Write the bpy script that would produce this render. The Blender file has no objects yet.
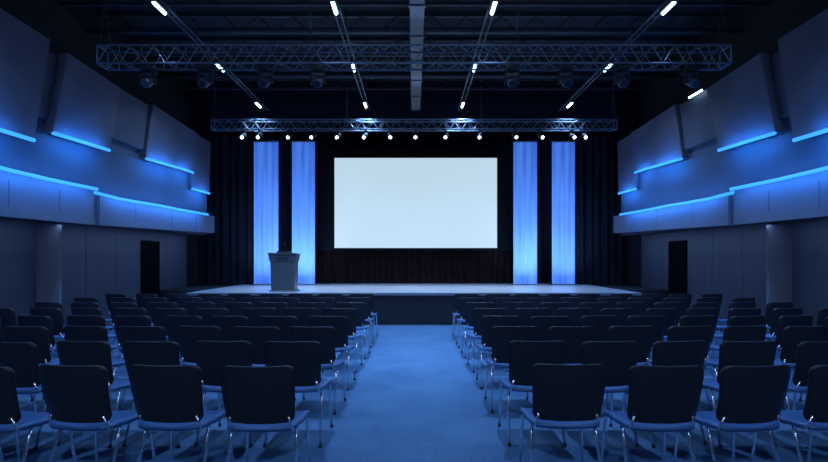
import bpy, bmesh, math, random
from mathutils import Vector, Matrix
random.seed(7)
S=bpy.context.scene
COL=S.collection
CH=1.5; F=516.0; HY=258.0
def PX(px,d): return (px-414.0)*d/F
def PZ(py,d): return CH+(HY-py)*d/F

# ---------------------------------------------------------------- materials
def mat(name,c,rough=.6,metal=0,em=None,es=0,noise=0,nscale=20,bump=0,spec=.5,stretch=None):
    m=bpy.data.materials.new(name); m.use_nodes=True
    nt=m.node_tree; b=nt.nodes['Principled BSDF']
    b.inputs['Base Color'].default_value=(*c,1); b.inputs['Roughness'].default_value=rough
    b.inputs['Metallic'].default_value=metal; b.inputs['Specular IOR Level'].default_value=spec
    if em: b.inputs['Emission Color'].default_value=(*em,1); b.inputs['Emission Strength'].default_value=es
    if noise or bump:
        tc=nt.nodes.new('ShaderNodeTexCoord'); mp=nt.nodes.new('ShaderNodeMapping')
        nt.links.new(tc.outputs['Object'],mp.inputs[0])
        if stretch: mp.inputs['Scale'].default_value=stretch
        n=nt.nodes.new('ShaderNodeTexNoise'); n.inputs['Scale'].default_value=nscale; n.inputs['Detail'].default_value=4
        nt.links.new(mp.outputs[0],n.inputs['Vector'])
        if noise:
            r=nt.nodes.new('ShaderNodeValToRGB')
            r.color_ramp.elements[0].position=.3; r.color_ramp.elements[1].position=.7
            r.color_ramp.elements[0].color=(*[x*(1-noise) for x in c],1)
            r.color_ramp.elements[1].color=(*[min(1,x*(1+noise)) for x in c],1)
            nt.links.new(n.outputs['Fac'],r.inputs[0]); nt.links.new(r.outputs[0],b.inputs['Base Color'])
        if bump:
            bp=nt.nodes.new('ShaderNodeBump'); bp.inputs['Strength'].default_value=bump; bp.inputs['Distance'].default_value=.01
            nt.links.new(n.outputs['Fac'],bp.inputs['Height']); nt.links.new(bp.outputs[0],b.inputs['Normal'])
    return m
M={}
M['carpet']=mat('blue_carpet',(.11,.22,.42),.95,noise=.28,nscale=9,bump=.3,spec=.1)
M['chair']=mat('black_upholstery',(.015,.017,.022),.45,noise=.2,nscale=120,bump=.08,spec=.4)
M['seat']=mat('blue_lit_upholstery',(.05,.13,.31),.4,noise=.15,nscale=120,bump=.08,spec=.5)  # blue light falling on the seats is put into this base colour
M['chrome']=mat('chrome',(.85,.88,.94),.27,1)
M['black']=mat('black_paint',(.008,.009,.013),.6,noise=.2,nscale=8)
M['rub']=mat('black_rubber',(.01,.01,.01),.8)
M['truss']=mat('aluminium_truss',(.20,.225,.27),.45,.3)
M['steel']=mat('painted_ceiling_steel',(.023,.028,.037),.6,noise=.2,nscale=6)
M['duct']=mat('duct_metal',(.085,.098,.12),.5,.2,noise=.15,nscale=4)
M['ceil']=mat('black_ceiling',(.006,.008,.012),.9,noise=.3,nscale=3)
M['wall']=mat('slate_wall_paint',(.085,.094,.122),.7,noise=.08,nscale=2)
M['wallblack']=mat('black_wall_paint',(.006,.008,.012),.85,noise=.1,nscale=3)
M['fascia']=mat('grey_fascia_paint',(.14,.147,.18),.5,noise=.06,nscale=1.5)
M['recess']=mat('dark_recess_paint',(.06,.065,.085),.7,noise=.08,nscale=2)
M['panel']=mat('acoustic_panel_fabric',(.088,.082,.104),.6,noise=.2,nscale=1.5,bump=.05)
M['panel_shaded']=mat('shaded_acoustic_panel_fabric',(.062,.06,.078),.65,noise=.2,nscale=1.5,bump=.05)  # darker copy of the panel fabric, shade of the unlit gaps in its colour
M['led']=mat('blue_led_strip',(.01,.05,.2),.4,em=(.035,.29,1.0),es=1.5)
M['pillar']=mat('pillar_paint',(.15,.162,.195),.7,noise=.05,nscale=2)
M['door']=mat('black_door_paint',(.002,.003,.005),.9,noise=.1,nscale=5,spec=.05)
M['stagetop']=mat('stage_floor_vinyl',(.42,.43,.46),.3,noise=.08,nscale=2)
M['stagefront']=mat('stage_skirt_black',(.012,.014,.021),.6,noise=.15,nscale=10)
M['stageedge']=mat('stage_edge_trim',(.25,.27,.31),.4,.4)
M['cloth']=mat('black_velour',(.009,.012,.020),.9,noise=.2,nscale=10,spec=.1)
M['cloth2']=mat('dark_maroon_velour',(.025,.012,.014),.9,noise=.2,nscale=10,spec=.1)
M['screen']=mat('projection_screen',(.2,.22,.24),.9,em=(.58,.77,.87),es=.85)
M['frame']=mat('screen_frame_black',(.003,.004,.006),.7,spec=.1)
M['tube']=mat('white_light_tube',(.8,.9,1),.4,em=(.5,.83,1.0),es=6)
M['lens']=mat('lit_lens',(.9,.95,1),.3,em=(.75,.9,1.0),es=18)
M['darklens']=mat('dark_lens_glass',(.02,.03,.06),.08,spec=.8)
M['lectern']=mat('brushed_grey_lectern',(.22,.235,.26),.35,.5,noise=.06,nscale=30,stretch=(1,1,20))
M['lecternpanel']=mat('lectern_front_panel',(.13,.14,.165),.45,.2)
M['label']=mat('dark_name_plate',(.03,.035,.05),.4)
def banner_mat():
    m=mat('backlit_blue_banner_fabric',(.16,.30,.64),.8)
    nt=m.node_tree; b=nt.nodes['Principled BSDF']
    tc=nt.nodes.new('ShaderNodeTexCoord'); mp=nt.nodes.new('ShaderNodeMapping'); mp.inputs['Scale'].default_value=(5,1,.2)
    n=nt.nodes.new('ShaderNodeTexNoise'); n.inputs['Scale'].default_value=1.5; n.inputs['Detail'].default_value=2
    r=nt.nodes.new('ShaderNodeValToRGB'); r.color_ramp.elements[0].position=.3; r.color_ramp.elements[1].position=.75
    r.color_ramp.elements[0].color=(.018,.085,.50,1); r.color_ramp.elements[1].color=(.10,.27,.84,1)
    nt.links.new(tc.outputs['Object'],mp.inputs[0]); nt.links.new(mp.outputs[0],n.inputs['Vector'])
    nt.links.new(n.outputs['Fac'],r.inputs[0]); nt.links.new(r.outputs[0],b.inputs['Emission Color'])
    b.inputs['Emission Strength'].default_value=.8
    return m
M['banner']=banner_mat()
# ---------------------------------------------------------------- helpers
def addbox(bm,x0,x1,y0,y1,z0,z1,bev=0):
    vs=[bm.verts.new((x,y,z)) for x in(x0,x1) for y in(y0,y1) for z in(z0,z1)]
    fs=[(0,1,3,2),(4,6,7,5),(0,4,5,1),(2,3,7,6),(0,2,6,4),(1,5,7,3)]
    fl=[bm.faces.new([vs[i] for i in f]) for f in fs]
    if bev:
        es=list({e for f in fl for e in f.edges})
        bmesh.ops.bevel(bm,geom=es,offset=bev,segments=2,affect='EDGES',profile=.5)
def addtube(bm,pts,r,n=8,cap=True):
    pts=[Vector(p) for p in pts]; rings=[]
    up=None
    for i,p in enumerate(pts):
        if i==0: t=pts[1]-p
        elif i==len(pts)-1: t=p-pts[i-1]
        else: t=(pts[i+1]-p).normalized()+(p-pts[i-1]).normalized()
        t.normalize()
        if up is None:
            up=Vector((0,0,1)) if abs(t.z)<.9 else Vector((1,0,0))
        a=t.cross(up).normalized(); b=a.cross(t).normalized(); up=b
        rr=r[i] if isinstance(r,(list,tuple)) else r
        rings.append([bm.verts.new(p+a*math.cos(2*math.pi*k/n)*rr+b*math.sin(2*math.pi*k/n)*rr) for k in range(n)])
    for i in range(len(rings)-1):
        for k in range(n):
            f=bm.faces.new((rings[i][k],rings[i][(k+1)%n],rings[i+1][(k+1)%n],rings[i+1][k])); f.smooth=n>5
    if cap:
        bm.faces.new(rings[0][::-1]); bm.faces.new(rings[-1])
def fin(bm,name,m,parent=None,smooth=False):
    bmesh.ops.recalc_face_normals(bm,faces=bm.faces)
    if smooth:
        for f in bm.faces: f.smooth=True
    me=bpy.data.meshes.new(name); bm.to_mesh(me); bm.free()
    me.materials.append(m)
    o=bpy.data.objects.new(name,me); COL.objects.link(o)
    if parent: o.parent=parent
    return o
def box(name,m,x0,x1,y0,y1,z0,z1,bev=0,parent=None):
    bm=bmesh.new(); addbox(bm,min(x0,x1),max(x0,x1),min(y0,y1),max(y0,y1),z0,z1,bev)
    return fin(bm,name,m,parent)
def tube(name,m,pts,r,n=8,parent=None):
    bm=bmesh.new(); addtube(bm,pts,r,n); return fin(bm,name,m,parent)
def empty(name,loc=(0,0,0)):
    e=bpy.data.objects.new(name,None); e.empty_display_size=.2; e.location=loc; COL.objects.link(e); return e
def tag(o,label,cat,group=None):
    o['label']=label; o['category']=cat
    if group: o['group']=group
def struct(o,label):
    o['kind']='structure'; o['label']=label
def copy_thing(root,loc,rotz=0,rot=None):
    r=root.copy(); COL.objects.link(r); r.location=loc
    r.rotation_euler=rot if rot else (0,0,rotz)
    def rec(src,dst):
        for c in src.children:
            k=c.copy(); k.parent=dst; k.matrix_parent_inverse=c.matrix_parent_inverse; COL.objects.link(k); rec(c,k)
    rec(root,r)
    return r
def arealight(name,loc,rot,sx,sy,p,c,spread=None):
    l=bpy.data.lights.new(name,'AREA'); l.shape='RECTANGLE'; l.size=sx; l.size_y=sy; l.energy=p; l.color=c
    if spread: l.spread=math.radians(spread)
    o=bpy.data.objects.new(name,l); o.location=loc; o.rotation_euler=rot; COL.objects.link(o); return o
def hexa(bm,vs,bev=0):
    vs=[bm.verts.new(v) for v in vs]
    for f in((0,1,3,2),(4,6,7,5),(0,4,5,1),(2,3,7,6),(0,2,6,4),(1,5,7,3)): bm.faces.new([vs[i] for i in f])
    if bev: bmesh.ops.bevel(bm,geom=list(bm.edges),offset=bev,segments=1,affect='EDGES')

# ---------------------------------------------------------------- shell
XW=6.3
Y0=-3; Y1=16.5
def carpet_mat():
    m=M['carpet']; nt=m.node_tree; b=nt.nodes['Principled BSDF']
    tc=nt.nodes.new('ShaderNodeTexCoord')
    n1=nt.nodes.new('ShaderNodeTexNoise'); n1.inputs['Scale'].default_value=1.3; n1.inputs['Detail'].default_value=5; n1.inputs['Roughness'].default_value=.7
    n2=nt.nodes.new('ShaderNodeTexNoise'); n2.inputs['Scale'].default_value=60; n2.inputs['Detail'].default_value=3
    nt.links.new(tc.outputs['Object'],n1.inputs['Vector']); nt.links.new(tc.outputs['Object'],n2.inputs['Vector'])
    a=nt.nodes.new('ShaderNodeMath'); a.operation='ADD'
    nt.links.new(n1.outputs['Fac'],a.inputs[0]); nt.links.new(n2.outputs['Fac'],a.inputs[1])
    h=nt.nodes.new('ShaderNodeMath'); h.operation='MULTIPLY'; h.inputs[1].default_value=.5
    nt.links.new(a.outputs[0],h.inputs[0])
    r=nt.nodes.new('ShaderNodeValToRGB'); r.color_ramp.elements[0].position=.36; r.color_ramp.elements[1].position=.64
    r.color_ramp.elements[0].color=(.058,.125,.225,1); r.color_ramp.elements[1].color=(.115,.21,.345,1)
    nt.links.new(h.outputs[0],r.inputs[0]); nt.links.new(r.outputs[0],b.inputs['Base Color'])
carpet_mat()
struct(box('floor',M['carpet'],-XW-.2,XW+.2,Y0-.2,Y1+.2,-.15,0),'blue mottled hall carpet')
struct(box('ceiling',M['ceil'],-XW-.2,XW+.2,Y0-.2,Y1+.2,6.4,6.6),'black painted ceiling slab')
struct(box('wall_back',M['wallblack'],-XW,XW,Y1,Y1+.2,0,6.4),'black wall behind the stage')
struct(box('wall_front',M['wall'],-XW,XW,Y0-.2,Y0,0,6.4),'slate wall at the rear of the hall')
LEDC=(.025,.22,1.0)
for s,side in((-1,'left'),(1,'right')):
    w=box('wall_'+side,M['wall'],s*XW,s*(XW+.2),Y0,14.3,0,4.6); struct(w,'slate blue painted side wall')
    w=box('wall_'+side+'_upper',M['wallblack'],s*XW,s*(XW+.2),Y0,Y1,4.6,6.4); struct(w,'black upper side wall')
    w=box('wall_'+side+'_stage',M['wallblack'],s*XW,s*(XW+.2),14.3,Y1,0,4.6); struct(w,'black side wall of the stage')
    w=box('baseboard_'+side,M['door'],s*(XW-.02),s*XW,Y0,11.2,0,.1); struct(w,'dark skirting board')
    w=box('trim_1' if s<0 else 'trim_2',M['recess'],s*5.66,s*XW,Y0,14.1,2.12,4.66); struct(w,'dark recessed bulkhead above the side aisle')
    for k,(a,b,x,z0a,z0b,z1a,z1b) in enumerate(((Y0,8.95,5.5,2.0,2.07,2.69,2.67),(8.95,14.1,5.45,2.07,2.18,2.58,2.64))):
        bm=bmesh.new()
        vs=[]
        for (yy,zz0,zz1) in((a,z0a,z1a),(b,z0b,z1b)):
            for xx in (s*x,s*5.66):
                vs+= [(xx,yy,zz0),(xx,yy,zz1)]
        hexa(bm,vs)
        o=fin(bm,'trim_%d'%(3+k+(0 if s<0 else 2)),M['fascia']); struct(o,'smooth grey fascia of the side bulkhead')
    for pts in ([(Y0+.1,5.485,2.71),(6.2,5.485,2.715),(7.0,5.485,2.69),(7.8,5.485,2.68),(8.92,5.48,2.69)],
                [(8.80,5.44,2.615),(9.5,5.436,2.59),(10.2,5.435,2.60),(11,5.435,2.62),(12,5.435,2.62),(13.6,5.435,2.645)]):
        bm=bmesh.new(); addtube(bm,[(s*x,y,z) for y,x,z in pts],.029,8)
        o=fin(bm,'led_strip',M['led'],None); tag(o,'long glowing blue linear light along the fascia edge','light strip','blue wall light strips')
    for (ya,yb,x,z,pw) in((3.5,8.7,5.28,2.64,1.0),(9.2,13.2,5.22,2.58,.8)):
        arealight('led_strip_lamp',(s*x,(ya+yb)/2,z),(0,-s*math.radians(60),0),.05,yb-ya,24*pw,LEDC)
        arealight('led_strip_lamp',(s*x,(ya+yb)/2,z+.12),(0,-s*math.radians(120),0),.05,yb-ya,16*pw,LEDC)
    for k,yy in enumerate((7.0,8.0,10.1,11.6,12.9)):
        x=5.5 if yy<8.95 else 5.45
        o=box('trim_%d'%(20+k+(0 if s<0 else 10)),M['recess'],s*(x-.003),s*x,yy,yy+.009,2.2,2.56); struct(o,'thin vertical fascia joint')
    for (a,b,za,zb,ta,tb,x,xt,sl,lit) in (
        (4.2,7.50,3.20,3.22,4.86,4.78,5.51,5.45,.25,1),
        (7.50,7.95,3.62,3.62,4.66,4.66,5.60,5.57,.1,0),
        (7.86,9.35,3.42,3.46,4.74,4.66,5.51,5.45,.28,1),
        (9.35,10.62,3.72,3.72,4.70,4.68,5.57,5.52,.12,0),
        (10.62,12.05,3.56,3.62,4.72,4.68,5.52,5.46,.2,1),
        (12.0,13.0,3.64,3.66,4.70,4.68,5.56,5.50,.1,1),
        (12.95,14.08,3.25,3.27,4.68,4.66,5.58,5.55,.0,1)):
        bm=bmesh.new(); vs=[]
        for yy,zz,tt in((a,za,ta),(b,zb,tb)):
            y2=min(yy+sl,14.08)
            vs+=[(s*x,yy,zz),(s*xt,y2,tt),(s*5.67,yy,zz),(s*5.67,y2,tt)]
        hexa(bm,vs,.012)
        o=fin(bm,'acoustic_wall_panel',M['panel'] if lit else M['panel_shaded']); tag(o,'angled dark slate acoustic panel on the upper wall','wall panel','acoustic wall panels')
        if lit:
            bm=bmesh.new(); addtube(bm,[(s*x,a+.02,za-.012),(s*x,b-.02,zb-.012)],.03,8)
            o=fin(bm,'led_strip',M['led']); tag(o,'glowing blue linear light under an acoustic panel','light strip','blue wall light strips')
            arealight('led_strip_lamp',(s*(x-.2),(a+b)/2,(za+zb)/2-.07),(0,-s*math.radians(55),0),.05,(b-a)*.75,13*(b-a)/1.4,LEDC)
            arealight('led_strip_lamp',(s*(x-.2),(a+b)/2,(za+zb)/2+.03),(0,-s*math.radians(128),0),.05,(b-a)*.75,5*(b-a)/1.4,LEDC)
    for yy in(5.7,8.6,):
        o=box('pillar',M['pillar'],s*5.91,s*XW,yy,yy+.06,0,2.12,.003); tag(o,'flat slate grey wall pillar under the bulkhead','pillar','side wall pillars')
    for k,yy in enumerate((9.9,10.9,13.1)):
        o=box('trim_%d'%(40+k+(0 if s<0 else 5)),M['recess'],s*(XW-.006),s*XW,yy,yy+.015,.1,2.12); struct(o,'vertical wall panel joint')
    d=empty('door_1' if s<0 else 'door_2',(s*(XW-.001),12.3,0)); struct(d,'black side door in the hall wall')
    box('door_leaf',M['door'],-s*.03,0,-.37,.37,.01,1.87,.004,d)
    box('door_frame',M['door'],-s*.036,0,-.41,-.37,0,1.91,0,d); box('door_frame',M['door'],-s*.036,0,.37,.41,0,1.91,0,d); box('door_frame',M['door'],-s*.036,0,-.41,.41,1.875,1.91,0,d)

# ---------------------------------------------------------------- stage
SD=11.55; SZ=.717
st=empty('stage_platform',(0,0,0)); tag(st,'low wide stage platform with black front and pale floor','stage')
box('stage_front',M['stagefront'],-5.05,5.05,SD+.03,SD+.08,0.001,SZ-.05,0,st)
box('stage_body',M['stagefront'],-5.05,5.05,SD+.08,Y1-.02,.001,SZ-.05,0,st)
box('stage_floor',M['stagetop'],-5.1,5.1,SD+.05,Y1-.02,SZ-.05,SZ,0,st)
box('stage_edge',M['stageedge'],-5.1,5.1,SD,SD+.05,SZ-.06,SZ+.002,.008,st)
for s in(-1,1):
    w=box('stage_wing',M['stagefront'],s*5.11,s*6.28,SD+1.2,Y1-.02,.001,SZ-.01); tag(w,'black side extension of the stage platform','stage')

def curtain(name,m,x0,x1,y,z0,z1,amp=.05,wl=.16,label='',cat='curtain',seed=0):
    rnd=random.Random(seed); bm=bmesh.new(); n=max(8,int((x1-x0)/wl*8)); rows=8; g=[]
    ph=rnd.random()*6
    for i in range(n+1):
        x=x0+(x1-x0)*i/n; col=[]
        for j in range(rows+1):
            t=j/rows
            yy=y+amp*math.sin(2*math.pi*x/wl+ph+.6*math.sin(x*3.1+ph)+.25*math.sin(t*3))*(1-.25*t)+amp*.4*math.sin(x*17+ph*2)
            col.append(bm.verts.new((x,yy,z0+(z1-z0)*t)))
        g.append(col)
    for i in range(n):
        for j in range(rows):
            f=bm.faces.new((g[i][j],g[i+1][j],g[i+1][j+1],g[i][j+1])); f.smooth=True
    o=fin(bm,name,m); tag(o,label,cat); return o
for s in(-1,1):
    a,b=sorted((s*6.25,s*4.75)); curtain('stage_curtain',M['cloth'],a,b,15.15,SZ+.01,5.1,.06,.24,'pleated black velour side curtain beside the stage',seed=s+3)
curtain('stage_backdrop_curtain',M['cloth'],-5.6,5.6,16.1,SZ+.01,5.3,.05,.3,'black pleated backdrop curtain across the stage rear',seed=5)
curtain('stage_backdrop_curtain',M['cloth2'],PX(318,15.75),PX(511,15.75),15.75,SZ+.01,4.8,.05,.2,'dark maroon pleated curtain hanging behind the screen',seed=9)
pz=PZ(146,15.5); v=empty('screen_masking_panel',(0,15.5,0)); tag(v,'flat black masking panel surrounding the projection screen','masking panel')
box('masking_cloth',M['frame'],PX(318,15.5),PX(511,15.5),0,.04,1.7,pz,0,v)
for xx in(-2.5,2.5): tube('hanging_cable',M['frame'],[(xx,.02,pz),(xx,.02,6.395)],.008,6,v)
v=box('stage_valance',M['cloth'],-6.25,6.25,14.3,14.36,5.05,6.395); tag(v,'black fabric valance above the stage opening','curtain')

# banners
for i,(a,b) in enumerate(((254,278.5),(292,315),(513.5,537),(552,575))):
    y=15.0; x0=PX(a,y); x1=PX(b,y); xc=(x0+x1)/2; w=(x1-x0)/2
    e=empty('banner_column',(xc,y,0)); tag(e,'tall glowing blue fabric banner column on stage','banner','glowing blue banners')
    bm=bmesh.new(); n=48; g=[]
    for k in range(n+1):
        x=-w+2*w*k/n; yy=.010*math.sin(k*.6+i)+.004*math.sin(k*1.5)
        g.append((bm.verts.new((x,yy,SZ+.03)),bm.verts.new((x,yy,4.86))))
    for k in range(n):
        f=bm.faces.new((g[k][0],g[k+1][0],g[k+1][1],g[k][1])); f.smooth=True
    fin(bm,'banner_fabric',M['banner'],e)
    box('banner_top_rail',M['truss'],-w-.01,w+.01,-.03,.03,4.86,4.9,.005,e)
    box('banner_base',M['truss'],-w-.01,w+.01,-.05,.05,SZ+.003,SZ+.035,.005,e)
    for kx in(-w+.05,w-.05): tube('banner_cable',M['steel'],[(kx,0,4.9),(kx,0,6.395)],.006,5,e)
    arealight('banner_uplight_lamp',(xc,y-.9,SZ+.06),(math.radians(144),0,0),.5,.08,8 if i in(0,3) else 12,(.42,.64,1.0),90)

# screen
d=15.3; x0=PX(334.5,d); x1=PX(497,d); z0=PZ(248,d); z1=PZ(158,d)
e=empty('projection_screen',(0,d,0)); tag(e,'large blank pale white projection screen with black border','screen')
box('screen_surface',M['screen'],x0,x1,-.005,.005,z0,z1,0,e)
fw=.06
for nm,a,b,c,dd in(('screen_frame',x0-fw,x1+fw,z1,z1+fw),('screen_frame',x0-fw,x1+fw,z0-fw,z0),('screen_frame',x0-fw,x0,z0,z1),('screen_frame',x1,x1+fw,z0,z1)):
    box(nm,M['frame'],a,b,-.03,.03,c,dd,.004,e)
for xx in(x0+.6,x1-.6): tube('screen_cable',M['frame'],[(xx,0,z1+fw),(xx,0,6.395)],.008,6,e)

# ---------------------------------------------------------------- lectern
ly=12.3; lx=PX(284.5,ly)
e=empty('lectern',(lx,ly,SZ)); tag(e,'grey speaker lectern with microphone standing on the stage','lectern')
def prism(bm,x0b,x0t,y0b,y0t,z0,z1):
    vs=[bm.verts.new(p) for p in((-x0b,-y0b,z0),(x0b,-y0b,z0),(x0b,y0b,z0),(-x0b,y0b,z0),(-x0t,-y0t,z1),(x0t,-y0t,z1),(x0t,y0t,z1),(-x0t,y0t,z1))]
    for f in((0,1,2,3),(4,5,6,7),(0,1,5,4),(1,2,6,5),(2,3,7,6),(3,0,4,7)): bm.faces.new([vs[i] for i in f])
    bmesh.ops.bevel(bm,geom=list(bm.edges),offset=.012,segments=2,affect='EDGES')
bm=bmesh.new(); prism(bm,.27,.285,.2,.21,.03,.70); fin(bm,'lectern_body',M['lectern'],e)
bm=bmesh.new(); prism(bm,.30,.325,.22,.24,.69,.87); fin(bm,'lectern_head',M['lectern'],e)
box('lectern_base',M['stageedge'],-.31,.31,-.23,.23,.002,.03,.01,e)
bm=bmesh.new()
vs=[bm.verts.new(p) for p in((-.335,-.255,.865),(.335,-.255,.865),(.335,.255,.865),(-.335,.255,.865),(-.335,-.255,.905),(.335,-.255,.905),(.335,.255,.88),(-.335,.255,.88))]
for f in((0,1,2,3),(4,5,6,7),(0,1,5,4),(1,2,6,5),(2,3,7,6),(3,0,4,7)): bm.faces.new([vs[i] for i in f])
bmesh.ops.bevel(bm,geom=list(bm.edges),offset=.01,segments=2,affect='EDGES')
fin(bm,'lectern_top',M['lectern'],e)
box('lectern_panel',M['lecternpanel'],-.225,.225,-.222,-.2,.08,.64,.005,e)
box('name_plate',M['label'],-.14,.14,-.245,-.225,.765,.80,.002,e)
tube('microphone',M['black'],[(.02,.1,.88),(.02,.08,1.05),(.02,-.02,1.13),(.02,-.09,1.14)],[.01,.01,.012,.03],8,e)
box('laptop',M['black'],-.15,.13,-.12,.08,.89,.95,.005,e)

# ---------------------------------------------------------------- chairs
def rrect_shell(W,H,r,nx,rows,f,th):
    bm=bmesh.new(); vs=[]; vv=[]
    hh=H/2
    for k in range(7):
        a=math.pi/2*k/6; vv.append(-hh+r*(1-math.cos(a)))
    inner=[-hh+r+(H-2*r)*k/rows for k in range(1,rows)]
    vv=vv+inner+[-t for t in vv[::-1]]
    for v in vv:
        ee=hh-abs(v); w=W/2
        if ee<r: w=W/2-r+math.sqrt(max(0,r*r-(r-ee)**2))
        vs.append([bm.verts.new(f(-w+2*w*i/nx,v)) for i in range(nx+1)])
    for j in range(len(vs)-1):
        for i in range(nx): bm.faces.new((vs[j][i],vs[j][i+1],vs[j+1][i+1],vs[j+1][i]))
    bmesh.ops.recalc_face_normals(bm,faces=bm.faces)
    bmesh.ops.solidify(bm,geom=list(bm.faces),thickness=th)
    return bm
ch=empty('conference_chair'); 
tag(ch,'black conference chair with blue-lit seat and chrome legs','chair','rows of audience chairs')
bm=rrect_shell(.435,.365,.05,10,6,lambda u,v:(u*(1+.05*v/.18),-.215-(v+.18)*.22+.05*(u/.22)**2-.014*math.cos(v/.18*1.5),.662+v),.018)
o=fin(bm,'backrest',M['chair'],ch,True)
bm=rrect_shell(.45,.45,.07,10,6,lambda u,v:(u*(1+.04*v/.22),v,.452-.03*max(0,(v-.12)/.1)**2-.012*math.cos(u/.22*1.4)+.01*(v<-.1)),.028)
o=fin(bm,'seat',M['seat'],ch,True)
for s in(-1,1):
    tube('leg',M['chrome'],[(s*.2,.17,.42),(s*.21,.19,.38),(s*.222,.235,.012)],.0105,8,ch)
    tube('leg',M['chrome'],[(s*.2,-.10,.42),(s*.208,-.13,.36),(s*.222,-.25,.012)],.0105,8,ch)
    tube('back_support',M['chrome'],[(s*.2,.17,.42),(s*.2,-.15,.42),(s*.198,-.20,.435),(s*.18,-.222,.52)],.009,8,ch)
    for yy in(.236,-.251): tube('foot_cap',M['rub'],[(s*.222,yy,.0),(s*.222,yy,.02)],.014,8,ch)
rows=[3.15+.9*i for i in range(8)]
first=True
for ri,dr in enumerate(rows):
    for s in(-1,1):
        for c in range(9):
            x=s*((.98 if s>0 else .95)+.555*c)+random.uniform(-.02,.02)
            if abs(x)-.35 > (dr+.5)*414/F: continue
            y=dr+.29+random.uniform(-.035,.035); rz=s*(.02+.022*c)+random.uniform(-.06,.06)
            if first: ch.location=(x,y,0); ch.rotation_euler=(0,0,rz); first=False
            else: copy_thing(ch,(x,y,0),rz)

# ---------------------------------------------------------------- trusses
def truss(xh,y,z0,z1,depth,label,r=.02,step=.36):
    e=empty('lighting_truss',(0,y,(z0+z1)/2)); tag(e,label,'truss','ceiling lighting trusses')
    h=(z1-z0)/2; dd=depth/2
    for yy in(-dd,dd):
        for zz in(-h,h): tube('truss_chord',M['truss'],[(-xh,yy,zz),(xh,yy,zz)],r,8,e)
    bm=bmesh.new(); n=int(round(2*xh/step)); st=2*xh/n
    for i in range(n):
        a=-xh+i*st; b=a+st; m_=(a+b)/2
        for yy in(-dd,dd):
            addtube(bm,[(a,yy,-h),(m_,yy,h)],r*.45,5); addtube(bm,[(m_,yy,h),(b,yy,-h)],r*.45,5)
        for zz in(-h,h):
            addtube(bm,[(a,-dd,zz),(m_,dd,zz)],r*.4,5); addtube(bm,[(m_,dd,zz),(b,-dd,zz)],r*.4,5)
    for xx in(-xh,xh):
        for yy in(-dd,dd): addtube(bm,[(xx,yy,-h),(xx,yy,h)],r*.8,6)
        for zz in(-h,h): addtube(bm,[(xx,-dd,zz),(xx,dd,zz)],r*.8,6)
    fin(bm,'truss_lattice',M['truss'],e)
    for xx in(-xh+.05,-xh/3,xh/3,xh-.05):
        for yy in(-dd,dd): tube('rigging_cable',M['steel'],[(xx,yy,h),(xx,yy*.3,h+.6),(xx,0,6.37-(z0+z1)/2)],.007,5,e)
T1=8.46; f1=T1-.15; k1=F/f1
truss(317/k1,T1,PZ(64,f1)+.016,PZ(44,f1)-.016,.30,'long aluminium box truss hung below the ceiling',.018)
T2=13.2; f2=T2-.12; k2=F/f2
truss(203/k2,T2,PZ(129,f2)+.01,PZ(119,f2)-.01,.24,'long aluminium box truss hung in front of the stage',.014,.3)
zb1=PZ(64,f1); zb2=PZ(129,f2)

# ---------------------------------------------------------------- track lights
TZ=5.4
for X in(-4.0,-1.25,1.25,4.0):
    e=empty('ceiling_light_track',(X,0,TZ+.1)); tag(e,'slim grey steel light track running to the stage','light track','ceiling light tracks')
    for xx in(-.05,.05): box('track_rail',M['duct'],xx-.009,xx+.009,5.0,14.0,0,.035,0,e)
    bm=bmesh.new()
    for i in range(21): addbox(bm,-.05,.05,5+i*.45-.006,5+i*.45+.006,.01,.025)
    o=fin(bm,'track_rungs',M['duct'],e); o['kind']='stuff'
    for yy in(6.5,9.5,12.5): tube('track_hanger',M['steel'],[(0,yy,.03),(0,yy,.895)],.008,5,e)
pl=empty('tube_light'); tag(pl,'short bright white tube light fixed under the track','ceiling light','bright ceiling tube lights')
box('light_housing',M['steel'],-.055,.055,-.21,.21,.0,.062,.008,pl)
tube('light_tube',M['tube'],[(0,-.18,-.008),(0,.18,-.008)],.03,10,pl)
first=True
for X in(-4.0,-1.25,1.25,4.0):
    for yy in(5.5,8.11,10.65,13.25):
        if first: pl.location=(X,yy,TZ+.038); first=False
        else: copy_thing(pl,(X,yy,TZ+.038))
        arealight('tube_light_lamp',(X,yy-(.25 if yy==8.11 else 0),TZ-.03),(0,0,0),.08,.4,(54 if abs(X)<2 else 38)*{5.5:1.1,8.11:.5,10.65:1.3,13.25:1.0}[yy],(.27,.52,1.0),{8.11:58,13.25:100}.get(yy,125))

# ---------------------------------------------------------------- stage spotlights under rear truss
sp=empty('stage_spotlight'); tag(sp,'small lit stage spotlight clamped under the truss','spotlight','lit stage spotlights')
tube('clamp',M['black'],[(0,0,.17),(0,0,.09)],.016,8,sp)
box('clamp_bar',M['black'],-.02,.02,-.02,.24,.155,.17,0,sp)
tube('yoke',M['duct'],[(-.075,0,0),(-.075,0,.10),(.075,0,.10),(.075,0,0)],.007,6,sp)
tube('lamp_body',M['steel'],[(0,.14,.08),(0,.09,.05),(0,-.05,-.03),(0,-.09,-.055)],[.035,.055,.06,.065],12,sp)
tube('lens',M['lens'],[(0,-.088,-.054),(0,-.098,-.060)],.034,12,sp)
ys=T2-.12
first=True
for px in(243,259,289,313,338,365,390,416,446,480,515,541,573,585):
    loc=(PX(px,ys),ys,zb2-.177)
    if first: sp.location=loc; first=False
    else: copy_thing(sp,loc,random.uniform(-.3,.3))

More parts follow.
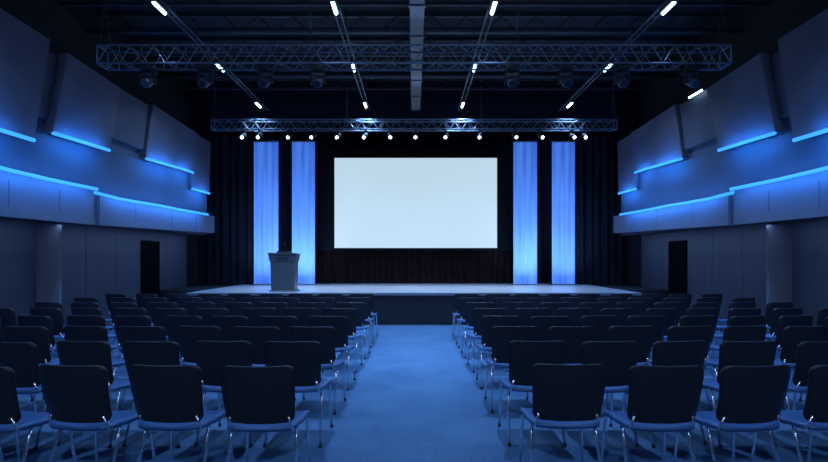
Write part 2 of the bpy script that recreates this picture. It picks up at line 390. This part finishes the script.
# ---------------------------------------------------------------- moving heads under front truss
mh=empty('moving_head_light'); tag(mh,'black moving head stage light hanging from the truss','stage light','black moving head lights')
box('light_base',M['black'],-.09,.09,-.17,.17,-.07,0,.012,mh)
box('light_yoke',M['black'],-.125,-.10,-.035,.035,-.27,-.06,.008,mh); box('light_yoke',M['black'],.10,.125,-.035,.035,-.27,-.06,.008,mh); box('light_yoke',M['black'],-.125,.125,-.035,.035,-.095,-.065,.008,mh)
tube('lamp_head',M['duct'],[(0,.11,-.17),(0,.08,-.18),(0,-.04,-.26),(0,-.10,-.30)],[.045,.075,.083,.068],14,mh)
tube('lens',M['darklens'],[(0,-.098,-.299),(0,-.106,-.305)],.055,14,mh)
first=True
for px in(148,205,265,318,512,566,622,692):
    loc=(PX(px,T1),T1,zb1-.003)
    if first: mh.location=loc; first=False
    else: copy_thing(mh,loc,random.uniform(-.15,.15))

# ---------------------------------------------------------------- ceiling structure
for i in range(10):
    yy=4.6+i*1.15
    e=empty('ceiling_joist',(0,yy,6.0)); tag(e,'dark steel lattice joist spanning the ceiling','ceiling beam','ceiling joists')
    box('joist_chord',M['steel'],-XW+.01,XW-.01,-.03,.03,.0,.05,0,e); box('joist_chord',M['steel'],-XW+.01,XW-.01,-.03,.03,.33,.395,0,e)
    bm=bmesh.new()
    for j in range(18):
        a=-XW+.02+j*.698
        addtube(bm,[(a,0,.03),(a+.349,0,.35)],.012,4); addtube(bm,[(a+.349,0,.35),(a+.698,0,.03)],.012,4)
    fin(bm,'joist_lattice',M['steel'],e)
for yy in(7.2,9.9,12.4):
    b=tube('ceiling_pipe',M['steel'],[(-XW+.02,yy,5.87),(XW-.02,yy,5.87)],.05,10); tag(b,'dark round service pipe crossing below the ceiling','ceiling pipe','ceiling service pipes')
d_=empty('ventilation_duct',(0,0,0)); tag(d_,'long grey rectangular ventilation duct along the ceiling centre','air duct')
box('duct_body',M['duct'],-.07,.17,4.5,14.0,5.50,5.81,.01,d_)
for i in range(8): box('duct_flange',M['duct'],-.09,.19,4.7+i*1.15,4.75+i*1.15,5.48,5.815,0,d_)
for yy in(5.8,9.2,12.8): tube('duct_hanger',M['steel'],[(.05,yy,5.81),(.05,yy,6.395)],.01,5,d_)
b=tube('wall_tube_light',M['tube'],[(5.44,9.75,4.67),(5.44,10.2,4.67)],.02,8); tag(b,'slim white tube light above the acoustic panels','wall light')

# ---------------------------------------------------------------- lamps
for s in(-1,1):
    arealight('aisle_wash',(s*5.9,8.5,2.05),(0,s*math.radians(-10),0),.1,11,16,(.35,.55,1.0))
    arealight('rear_fill_light',(s*2.6,-1.6,5.2),(math.radians(52),0,0),2.2,.5,80,(.40,.60,1.0),150)  # added soft fill without a fixture, gives chair backs a sheen
for yy in(8.46,11.8): arealight('ceiling_fill_light',(0,yy,5.3),(math.pi,0,0),9,.2,11,(.35,.55,1.0))  # added weak uplight without a fixture, lifts the ceiling steel
for x in(-3.4,-1.2,1.2,3.4):
    l=bpy.data.lights.new('stage_spot_lamp','SPOT'); l.energy=330; l.color=(.66,.8,1); l.spot_size=1.1; l.spot_blend=.9; l.shadow_soft_size=.1
    o=bpy.data.objects.new('stage_spot_lamp',l); o.location=(x,12.85,4.5); COL.objects.link(o)
    o.rotation_euler=(Vector((x*.9,13.3,.7))-o.location).to_track_quat('-Z','Y').to_euler()

w=bpy.data.worlds.new('World'); S.world=w; w.use_nodes=True
w.node_tree.nodes['Background'].inputs[0].default_value=(.05,.09,.2,1); w.node_tree.nodes['Background'].inputs[1].default_value=.2

# ---------------------------------------------------------------- camera
c=bpy.data.cameras.new('Camera'); c.sensor_width=36; c.lens=F/828*36; c.shift_y=27/828
co=bpy.data.objects.new('Camera',c); co.location=(0,0,CH); co.rotation_euler=(math.pi/2,0,0); COL.objects.link(co); S.camera=co
S.view_settings.view_transform='Standard'
